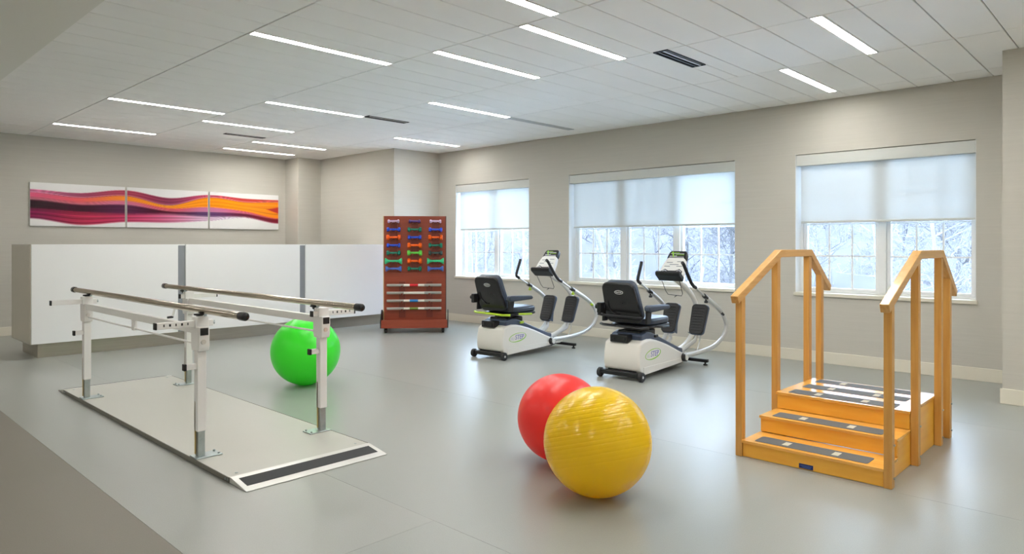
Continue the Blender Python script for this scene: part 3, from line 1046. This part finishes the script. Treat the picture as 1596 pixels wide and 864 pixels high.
for ci in range(3):
    for ri in range(7):
        cn = GRIDC[ci][ri]
        if cn not in db_cache:
            L, hr_ = DLEN[cn]
            m = mat('dumbbell_' + cn.replace(' ', '_'), DB[cn], 0.32)
            Ry = Matrix.Rotation(PI / 2, 4, 'Y')
            hd = hr_ * 1.15
            flare = cn in ('mint green', 'slate blue')
            if flare:
                hp = [(0.016, -L / 2 + hd + 0.022), (0.019, -L / 2 + hd), (0.028, -L / 2 + hd * 0.72), (0.036, -L / 2 + hd * .45), (hr_, -L / 2 + hd * 0.3), (hr_, -L / 2 + 0.006), (hr_ * 0.85, -L / 2), (0, -L / 2)][::-1]
            else:
                hp = [(0, -L / 2), (hr_ * 0.72, -L / 2), (hr_, -L / 2 + 0.008), (hr_, -L / 2 + hd - 0.008), (hr_ * 0.72, -L / 2 + hd), (0.014, -L / 2 + hd + 0.006)]
            hdm = B().lathe(hp, 6 if not flare else 18, Ry).mesh('head', m, 40)
            hm = B().lathe([(0.0145, -L / 2 + hd), (0.016, -L / 4), (0.0165, 0), (0.016, L / 4), (0.0145, L / 2 - hd)], 14, Ry).mesh('handle', m, 40)
            db_cache[cn] = (hm, hdm)
        hm, hdm = db_cache[cn]
        p = Mrack @ Vector((rx(COLS[ci]), -0.052, rzz(ROWS[ri])))
        o = thing('dumbbell', '%s dumbbell, %s of the %s column on the cherry rack' % (cn, ORD[ri] if ri in (0, 6) else ORD[ri] + ' from top', SIDE[ci]),
                  'dumbbell', p, ra, group='vinyl dumbbells on the rack')
        link_mesh('handle', hm, o)
        link_mesh('head', hdm, o)
        link_mesh('head', hdm, o, rot=(0, 0, PI))
BCOL = [('red', (226, 28, 40)), (None, None), ('blue', (40, 130, 196)), ('olive green', (104, 124, 40))]
M_bgrip = mat('bar_grip_grey', (168, 164, 156), 0.6, bump=0.3, bscale=(300, 300, 300))
M_bwhite = mat('bar_white', (232, 226, 214), 0.4)
for i, py_ in enumerate(BARR):
    nm, cc = BCOL[i]
    p = Mrack @ Vector((rx(644.8), -0.048, rzz(py_)))
    lab = ('grey weighted exercise bar with a %s centre band on the cherry rack' % nm) if nm else 'grey weighted exercise bar with a plain white middle on the rack'
    o = thing('weight_bar', lab, 'exercise bar', p, ra, group='weighted bars on the rack')
    B().cyl((-0.16, 0, 0), (0.16, 0, 0), 0.0175, 16).build('shaft', M_bwhite, o)
    for s, a, b in ((-1, -0.385, -0.145), (1, 0.145, 0.385)):
        B().cyl((a, 0, 0), (b, 0, 0), 0.019, 16).build('grip', M_bgrip, o)
    if nm:
        B().cyl((-0.062, 0, 0), (0.056, 0, 0), 0.0182, 16).build('colour_band', mat('bar_band_' + nm.replace(' ', '_'), cc, 0.4), o)

# ------------------------------------------------------------------ recumbent steppers


def stepper(label, loc, rz, lime):
    t = thing('recumbent_stepper', label, 'exercise machine', (loc[0], loc[1], 0), rz, group='recumbent steppers by the windows')
    lev = M_lime if lime else M_blk
    # white shell
    prof = [(0.06, 0.060), (0.02, 0.085), (0.005, 0.15), (0.008, 0.24), (0.03, 0.335), (0.09, 0.360), (0.18, 0.368), (0.26, 0.362), (0.36, 0.340), (0.46, 0.312),
            (0.56, 0.280), (0.68, 0.236), (0.78, 0.196), (0.87, 0.165), (0.95, 0.150), (0.96, 0.085)]
    body = B().prism(prof, -0.193, 0.193, 'y').build('body_shell', M_machine, t, bevel=0.022, seg=4)
    # lower skirt line
    B().prism([(0.085, 0.048), (0.085, 0.118), (0.94, 0.114), (0.94, 0.075)], -0.1965, 0.1965, 'y').build('side_skirt', M_machine, body, bevel=0.002)
    # dark top cover following the hump
    top = [(0.10, 0.358), (0.20, 0.372), (0.30, 0.362), (0.42, 0.334), (0.56, 0.288), (0.70, 0.236), (0.84, 0.186), (0.92, 0.166)]
    poly = [(x, z - 0.03) for (x, z) in top] + [(x, z + 0.034 + (0.03 * max(0, 1 - abs(x - 0.22) / 0.25))) for (x, z) in reversed(top)]
    B().prism(poly, -0.165, 0.165, 'y').build('rail_cover', M_bluegrey, t, bevel=0.014, seg=3)
    B().box((0.012, -0.065, 0.335), (0.13, 0.125, 0.408)).build('rail_housing', M_blk, t, bevel=0.012, seg=3)
    for yy in (-0.03, 0.085):
        B().cyl((0.004, yy, 0.372), (0.02, yy, 0.372), 0.013, 12).build('housing_knob', M_rub, t)
    # rear axle, wheels
    B().box((-0.022, -0.20, 0.034), (0.028, 0.20, 0.076)).build('rear_axle', M_blk, t, bevel=0.006)
    B().box((0.02, -0.15, 0.05), (0.95, 0.15, 0.088)).build('chassis', M_blk, t)
    for s in (-1, 1):
        Mx = Matrix.Translation((0.0, s * 0.221, 0.044)) @ Matrix.Rotation(PI / 2, 4, 'X')
        wh = B().lathe([(0, -0.014), (0.016, -0.016), (0.018, -0.020), (0.036, -0.020), (0.044, -0.013), (0.044, 0.013), (0.036, 0.020), (0.018, 0.020), (0.016, 0.016), (0, 0.014)], 22, Mx).build('wheel', M_rub, t)
        B().cyl((0, s * 0.221 - 0.0185, 0.044), (0, s * 0.221 + 0.0185, 0.044), 0.012, 12).build('wheel_hub', M_mgrey, wh)
    # seat carriage and swivel
    B().box((0.14, -0.12, 0.365), (0.44, 0.12, 0.44)).build('seat_carriage', M_blk, t, bevel=0.015, seg=3)
    B().cyl((0.27, 0, 0.43), (0.27, 0, 0.475), 0.11, 24).build('swivel_plate', M_blk, t)
    # seat
    B().prism(rrect(0.47, 0.44, 0.09, 5, 0.36, 0), 0.468, 0.492, 'z').build('seat_base', M_blk, t, bevel=0.006)
    B().prism(rrect(0.45, 0.42, 0.10, 5, 0.38, 0), 0.492, 0.556, 'z').build('seat_cushion', M_vinyl, t, bevel=0.024, seg=4)
    # backrest, leaning back
    Mb = Matrix.Translation((0.055, 0.012, 0.715)) @ Matrix.Rotation(R(-21), 4, 'Y')
    outl = []
    for (y_, z_) in rrect(0.365, 0.41, 0.065, 6):
        outl.append((y_ * (1.0 - 0.07 * z_ / 0.20), z_))
    bk = B().prism(outl, -0.045, -0.008, 'x', Mb).build('backrest_shell', M_blkg, t, bevel=0.018, seg=4)
    outl2 = [(y_ * 0.96, z_ * 0.97) for (y_, z_) in outl]
    B().prism(outl2, -0.008, 0.062, 'x', Mb).build('backrest_cushion', M_vinyl, t, bevel=0.024, seg=4)
    # oval badge on the shell
    e = [(0.046 * math.cos(2 * PI * k / 28), 0.115 + 0.020 * math.sin(2 * PI * k / 28)) for k in range(28)]
    e2 = [(0.041 * math.cos(2 * PI * k / 28), 0.115 + 0.0155 * math.sin(2 * PI * k / 28)) for k in range(28)]
    bg_ = B().prism([(y_ - 0.01, z_) for y_, z_ in e], -0.0462, -0.0448, 'x', Mb).build('badge', M_wht, bk)
    B().prism([(y_ - 0.01, z_) for y_, z_ in e2], -0.0468, -0.0460, 'x', Mb).build('badge_field', M_blk, bk)
    lettering('badge_lettering', 'NuSTEP', 0.0185, M_wht, bk, Mb @ Matrix.Translation((-0.0472, -0.01, 0.115)) @ Matrix.Rotation(R(-90), 4, 'Z') @ Matrix.Rotation(PI / 2, 4, 'X') )
    # moulded loop and seams on the shell
    B().tube([Mb @ Vector(p) for p in catmull([(-0.047, 0.13, 0.02), (-0.050, 0.125, -0.06), (-0.050, 0.07, -0.11), (-0.047, 0.03, -0.11)], 5)], 0.006, 8).build('shell_rib', M_blkg, bk)
    for yy in (-0.08, -0.03):
        B().cyl(Mb @ Vector((-0.048, yy, 0.01)), Mb @ Vector((-0.044, yy, 0.01)), 0.006, 8).build('shell_screw', M_rub, bk)
    # grab bar and recline bracket behind the back
    if not lime:
        B().tube([(-0.005, 0.245, 0.592), (0.0, 0.20, 0.585), (0.0, -0.17, 0.578), (0.02, -0.215, 0.578)], 0.012, 10).build('grab_bar', M_blk, t)
    B().box((-0.02, 0.205, 0.60), (0.05, 0.250, 0.70)).build('arm_hinge', M_blk, t, bevel=0.008)
    B().cyl((0.01, 0.245, 0.66), (0.01, 0.275, 0.66), 0.022, 14).build('hinge_knob', M_blk, t)
    B().tube([(0.02, 0.225, 0.50), (0.0, 0.19, 0.496), (0.0, -0.21, 0.486), (0.05, -0.27, 0.486)], 0.018, 10, ry=0.012).build('swivel_lever', lev, t)
    B().tube([(0.25, -0.20, 0.482), (0.30, -0.26, 0.480), (0.40, -0.275, 0.478)], 0.018, 10, ry=0.012).build('seat_lever', lev, t)
    B().box((0.33, -0.18, 0.365), (0.39, -0.155, 0.392)).build('latch_tab', lev, t, bevel=0.006)
    # armrests
    for s in (-1, 1):
        ar = B().prism([(0.02, 0.645), (0.06, 0.630), (0.40, 0.640), (0.425, 0.658), (0.40, 0.682), (0.05, 0.695), (0.02, 0.685)], s * 0.262 - 0.03, s * 0.262 + 0.03, 'y').build('armrest', M_vinyl, t, bevel=0.014, seg=3)
        B().prism([(0.06, 0.52), (0.13, 0.52), (0.15, 0.64), (0.07, 0.65)], s * 0.232 - 0.012, s * 0.232 + 0.012, 'y').build('armrest_bracket', M_blk, ar, bevel=0.004)
    # pedals
    for s, px_, tl in ((1, 1.235, 22), (-1, 1.285, 22)):
        Mp = Matrix.Translation((px_, s * 0.15, 0.465)) @ Matrix.Rotation(R(tl), 4, 'Y')
        po = []
        for (y_, z_) in rrect(0.162, 0.325, 0.040, 5):
            po.append((y_ * (1.08 if z_ > 0 else 0.96), z_))
        pd = B().prism(po, -0.005, 0.022, 'x', Mp).build('pedal', M_rub, t, bevel=0.008, seg=3)
        B().prism([(y_ * 1.08, z_ * 1.03) for (y_, z_) in po], 0.0225, 0.045, 'x', Mp).build('pedal_back', M_bluegrey, pd, bevel=0.010, seg=3)
        B().prism([(-0.02, -0.155), (0.075, -0.155), (0.03, 0.02), (0.022, 0.02), (0.022, -0.145)], -s * 0.080 - 0.004, -s * 0.080 + 0.004, 'y', Mp).build('pedal_wing', M_bluegrey, pd, bevel=0.002)
        for k in range(9):
            zz_ = -0.12 + k * 0.030
            B().box((-0.010, -0.060, zz_ - 0.006), (-0.004, 0.060, zz_ + 0.006), Mp).build('tread_bar', M_blk, pd, bevel=0.002, seg=1)
        B().tube([Mp @ Vector((0.045, 0, -0.06)), Vector((px_ - 0.02, s * 0.13, 0.24)), Vector((0.93, s * 0.10, 0.13))], 0.017, 12, ry=0.024).build('pedal_link', M_mgrey, pd)
        B().tube([Mp @ Vector((0.045, s * 0.04, -0.10)), Vector((px_ + 0.02, s * 0.16, 0.22)), Vector((px_ - 0.06, s * 0.16, 0.11))], 0.006, 8).build('link_rod', M_mgrey, pd)
    # swinging arms: grip, clamp, wide C-shaped silver arm
    cpts = {-1: [(1.145, -0.30, 0.712), (1.40, -0.305, 0.598), (1.57, -0.305, 0.495), (1.655, -0.30, 0.372), (1.60, -0.29, 0.262), (1.42, -0.275, 0.180), (1.18, -0.25, 0.145), (0.90, -0.225, 0.140), (0.84, -0.215, 0.140)],
            1: [(1.06, 0.29, 0.745), (1.25, 0.285, 0.650), (1.36, 0.275, 0.560), (1.40, 0.26, 0.430), (1.36, 0.25, 0.300), (1.25, 0.24, 0.200), (1.10, 0.23, 0.150), (0.90, 0.22, 0.140), (0.84, 0.215, 0.140)]}
    gpts = {-1: [(0.640, -0.30, 1.072), (0.675, -0.30, 1.045), (0.80, -0.30, 0.900), (0.87, -0.30, 0.840), (0.93, -0.30, 0.815)],
            1: [(0.885, 0.29, 1.068), (0.872, 0.29, 1.030), (0.815, 0.29, 0.905), (0.815, 0.29, 0.868), (0.86, 0.29, 0.84)]}
    for s in (-1, 1):
        C = catmull(cpts[s], 6)
        am = B().tube(C, 0.019, 14, ry=0.025, up=(0, 0, 1)).build('arm', M_mgrey, t)
        B().tube(catmull(gpts[s], 5), 0.0165, 12).build('grip', M_rub, am)
        g2 = Vector(gpts[s][-1])
        c0 = Vector(cpts[s][0])
        d = (c0 - g2).normalized()
        B().tube([g2 - d * 0.01, c0 + d * 0.02], 0.0105, 12).build('telescoping_tube', M_alu, am)
        B().tube([c0 - d * 0.035, c0 + d * 0.035], 0.022, 12).build('clamp', M_blk, am)
        B().tube([c0 + Vector((0, 0, -0.01)), c0 + Vector((0.0, -0.01, -0.045))], 0.008, 8).build('clamp_screw', M_lime if lime else M_blk, am)
        B().cyl(c0 + Vector((0.0, -0.024, -0.052)), c0 + Vector((0.0, 0.006, -0.052)), 0.013, 10).build('clamp_knob', M_lime if lime else M_blk, am)
        q = C[10]
        if s < 0:
            B().tube([q + Vector((-0.02, -0.014, -0.012)), q + Vector((0.02, -0.014, -0.03))], 0.014, 10).build('arm_lock', M_lime if lime else M_blk, am)
        # pivot disc
        B().cyl((0.865, s * 0.195, 0.120), (0.865, s * 0.232, 0.120), 0.043, 20).build('pivot_ring', M_rub, am)
        B().cyl((0.865, s * 0.230, 0.118), (0.865, s * 0.240, 0.118), 0.028, 20).build('pivot_cap', M_machine, am)
    # console mast
    mast = B().tube(catmull([(1.00, 0, 0.915), (1.12, 0, 0.870), (1.34, 0, 0.770), (1.50, 0, 0.655), (1.575, 0, 0.52), (1.55, 0, 0.38), (1.42, 0, 0.24), (1.22, 0, 0.155), (0.95, 0, 0.12)], 6), 0.026, 14, ry=0.030).build('console_mast', M_machine, t)
    B().prism([(0.90, 0.06), (1.24, 0.05), (1.24, 0.09), (1.10, 0.15), (0.90, 0.20)], -0.09, 0.09, 'y').build('mast_foot', M_machine, t, bevel=0.012)
    # front stabiliser
    stb = B().box((1.190, -0.30, 0.030), (1.230, 0.30, 0.062)).build('front_stabiliser', M_blk, t, bevel=0.006)
    B().box((0.93, -0.035, 0.036), (1.20, 0.035, 0.075)).build('stabiliser_beam', M_blk, t)
    for s in (-1, 1):
        B().lathe([(0.022, 0.0), (0.022, 0.012), (0.010, 0.016), (0.010, 0.034)], 12, Matrix.Translation((1.210, s * 0.27, 0))).build('foot', M_blk, stb)
    # console, tilted towards the seat
    Mc = Matrix.Translation((0.975, 0.0, 0.915)) @ Matrix.Rotation(R(37), 4, 'Y') @ Matrix.Diagonal((1, 0.92, 1.18, 1))
    face = [(-0.15, 0.0), (0.15, 0.0), (0.152, 0.03), (0.142, 0.11), (0.118, 0.175), (0.095, 0.195), (-0.095, 0.195), (-0.118, 0.175), (-0.142, 0.11), (-0.152, 0.03)]
    co = B().prism(face, -0.022, 0.028, 'x', Mc).build('console', M_cons, t, bevel=0.010, seg=3)
    hood = [(-0.112, 0.165), (0.112, 0.165), (0.118, 0.20), (0.108, 0.255), (0.088, 0.272), (-0.088, 0.272), (-0.108, 0.255), (-0.118, 0.20)]
    B().prism(hood, -0.018, 0.034, 'x', Mc).build('console_hood', M_blkg, co, bevel=0.008)
    for k, (a, b, z_) in enumerate(((-0.02, 0.085, 0.250), (-0.08, 0.085, 0.238), (-0.085, 0.02, 0.226), (0.0, 0.09, 0.214), (-0.09, 0.09, 0.202))):
        B().box((-0.0192, a - 0.0, z_ - 0.0026), (-0.0180, b, z_ + 0.0026), Mc).build('hood_print', M_green if k in (0, 2) else M_pale, co)
    B().prism([(0.03, 0.205), (0.062, 0.262), (0.075, 0.258), (0.045, 0.200)], -0.0196, -0.0182, 'x', Mc).build('hood_mark', M_green, co)
    # key panel and display
    kp = [(-0.13, 0.010), (0.13, 0.010), (0.132, 0.045), (0.09, 0.070), (0.045, 0.052), (-0.045, 0.052), (-0.09, 0.070), (-0.132, 0.045)]
    B().prism(kp, -0.0235, -0.0215, 'x', Mc).build('key_panel', M_rub, co)
    B().box((-0.0245, -0.030, 0.018), (-0.0232, 0.030, 0.040), Mc).build('display', M_lime, co)
    for s in (-1, 1):
        B().prism([(s * 0.088 + 0.030 * math.cos(2 * PI * k / 18), 0.040 + 0.018 * math.sin(2 * PI * k / 18)) for k in range(18)], -0.0248, -0.0232, 'x', Mc).build('key_ring', M_pale, co)
        B().prism([(s * 0.088 + 0.020 * math.cos(2 * PI * k / 18), 0.040 + 0.010 * math.sin(2 * PI * k / 18)) for k in range(18)], -0.0256, -0.0246, 'x', Mc).build('key', M_blk, co)
    for (a, b, z_) in ((-0.10, -0.03, 0.150), (0.02, 0.095, 0.140), (-0.06, 0.05, 0.118), (-0.11, -0.04, 0.100), (0.04, 0.11, 0.098)):
        B().box((-0.0232, a, z_ - 0.004), (-0.0219, b, z_ + 0.004), Mc).build('face_print', M_reveal, co)
    B().prism([(-0.075, -0.030), (-0.10, -0.010), (-0.085, 0.012), (0.035, 0.012), (0.035, -0.030)], -0.150, 0.150, 'y', Mc).build('console_tray', M_blk, t, bevel=0.010, seg=3)
    # wire holder hanging below the tray
    wp = [(0.955, 0.10, 0.895), (1.03, 0.085, 0.76), (1.06, 0.075, 0.725), (1.07, -0.075, 0.715), (1.06, -0.09, 0.74), (0.965, -0.10, 0.890)]
    B().tube(wp, 0.0035, 6).build('wire_holder', M_blk, t)
    B().tube([(1.065, -0.02, 0.72), (1.00, -0.03, 0.705), (0.995, -0.06, 0.725)], 0.003, 6).build('wire_hook', M_blk, t)
    # side emblem: green oval ring with lettering
    cx, cz, A_, B_, tl = 0.262, 0.222, 0.146, 0.049, R(4)
    o_, i_ = [], []
    N = 48
    for k in range(N):
        a = 2 * PI * k / N
        th = 0.0045 + 0.0075 * max(0, math.cos(a - R(-55))) + 0.003 * max(0, math.cos(a - R(150)))
        for lst, ex in ((o_, 0.0), (i_, th)):
            x_, z_ = (A_ - ex) * math.cos(a), (B_ - ex * 0.9) * math.sin(a)
            lst.append((cx + x_ * math.cos(tl) - z_ * math.sin(tl), cz + x_ * math.sin(tl) + z_ * math.cos(tl)))
    rb = B()
    vs = [(p[0], -0.1946, p[1]) for p in o_] + [(p[0], -0.1946, p[1]) for p in i_] + [(p[0], -0.1925, p[1]) for p in o_] + [(p[0], -0.1925, p[1]) for p in i_]
    fs = []
    for k in range(N):
        k2 = (k + 1) % N
        fs += [(k, k2, N + k2, N + k), (2 * N + k, 3 * N + k, 3 * N + k2, 2 * N + k2), (k, 2 * N + k, 2 * N + k2, k2), (N + k, N + k2, 3 * N + k2, 3 * N + k)]
    rb.add(vs, fs).build('emblem_ring', M_green, body)
    Mt = Matrix.Translation((cx + 0.028, -0.1940, cz)) @ Matrix.Rotation(-tl * 0.0, 4, 'Y') @ Matrix.Rotation(PI / 2, 4, 'X')
    lettering('emblem_lettering', 'STEP', 0.072, M_purp, body, Mt, shear=0.15)
    lettering('emblem_prefix', 'nu', 0.072, M_pale, body, Mt @ Matrix.Translation((-0.118, -0.002, 0)), shear=0.15)
    return t


stepper('recumbent stepper with lime green levers, beside the narrow double window', (5.287, 5.395), R(3), True)
stepper('recumbent stepper with all black levers, nearer the training stairs', (5.318, 3.685), R(3), False)

# ------------------------------------------------------------------ outdoors: snowy lawn, wooded slope, bare trees
tag(B().box((XW + 0.35, -30, -1.6), (16.0, 60, -1.2)).build('snowy_lawn', M_snow), 'flat snow covered lawn below the windows', 'snow', kind='structure')
NX, NY = 26, 40
vs, fs = [], []
rh = random.Random(7)


def slope_z(x, y):
    return -1.2 + 11.0 * sm(16, 56, x) + 0.8 * math.sin(y * 0.21 + x * 0.1) * sm(20, 36, x)


for i in range(NX + 1):
    for j in range(NY + 1):
        x = 16.0 + 52 * i / NX
        y = -30 + 90 * j / NY
        vs.append((x, y, slope_z(x, y) + (rh.uniform(-0.12, 0.12) if i else 0)))
for i in range(NX):
    for j in range(NY):
        a = i * (NY + 1) + j
        fs.append((a, a + 1, a + NY + 2, a + NY + 1))
tag(B().add(vs, fs).build('wooded_slope', M_slope, ang=80), 'hazy blue grey slope of winter scrub beyond the lawn', 'slope', kind='structure')


def bare_tree(x, y, h, seed, m, label):
    rd = random.Random(seed)
    b = B()

    def branch(p, d, L, r, lev):
        n_ = 4 if lev < 2 else 3
        pts, rad = [p.copy()], [r]
        q = p.copy()
        dd = d.copy()
        for k in range(n_):
            dd = (dd + Vector((rd.uniform(-1, 1), rd.uniform(-1, 1), rd.uniform(-0.5, 0.7))) * (0.10 + 0.10 * lev)).normalized()
            q = q + dd * (L / n_)
            pts.append(q.copy())
            rad.append(r * (1 - 0.62 * (k + 1) / n_))
        b.tube(pts, rad, 5 if lev == 0 else 3, cap=False)
        if lev >= 4:
            return
        kids = [15, 6, 4, 3][lev]
        for k in range(kids):
            f = (0.22 + 0.75 * (k + rd.random()) / kids) if lev == 0 else rd.uniform(0.12, 1.0)
            i = min(int(f * n_), n_ - 1)
            pp = pts[i].lerp(pts[i + 1], f * n_ - i)
            ax = Vector((rd.uniform(-1, 1), rd.uniform(-1, 1), rd.uniform(-0.15, 0.8))).normalized()
            nd = (dd * 0.35 + ax * 0.95).normalized()
            branch(pp, nd, (rd.uniform(0.75, 1.0) if lev == 0 else L * rd.uniform(0.42, 0.66)), max(rad[i] * 0.5, 0.006), lev + 1)
    branch(Vector((0, 0, -0.1)), Vector((rd.uniform(-.06, .06), rd.uniform(-.06, .06), 1)).normalized(), h, h * 0.011, 0)
    for v in b.v:                      # keep each crown clear of its neighbours
        q = math.hypot(v.x, v.y)
        if q > 1.28:
            v.x *= 1.28 / q
            v.y *= 1.28 / q
    o = b.build('bare_tree', m, None, ang=60)
    o.location = (x, y, slope_z(x, y) if x > 16 else -1.2)
    tag(o, label, 'tree', group='bare winter trees outside the windows')
    return o


ti = 0
for r_, (x, sp) in enumerate(((11.4, 2.75), (14.2, 2.9), (17.2, 3.0), (20.6, 3.2), (24.4, 3.4))):
    y = 0.20 * x + (r_ % 2) * 1.2
    while y < 1.16 * x:
        pale = ti % 4 != 1
        bare_tree(x, y, 4.2 + (ti * 0.37) % 1.2, 100 + ti, M_bark if pale else M_bark2,
                  'frosted pale bare tree with fine twigs outside the windows' if pale else 'darker grey bare tree with fine twigs outside the windows')
        y += sp
        ti += 1
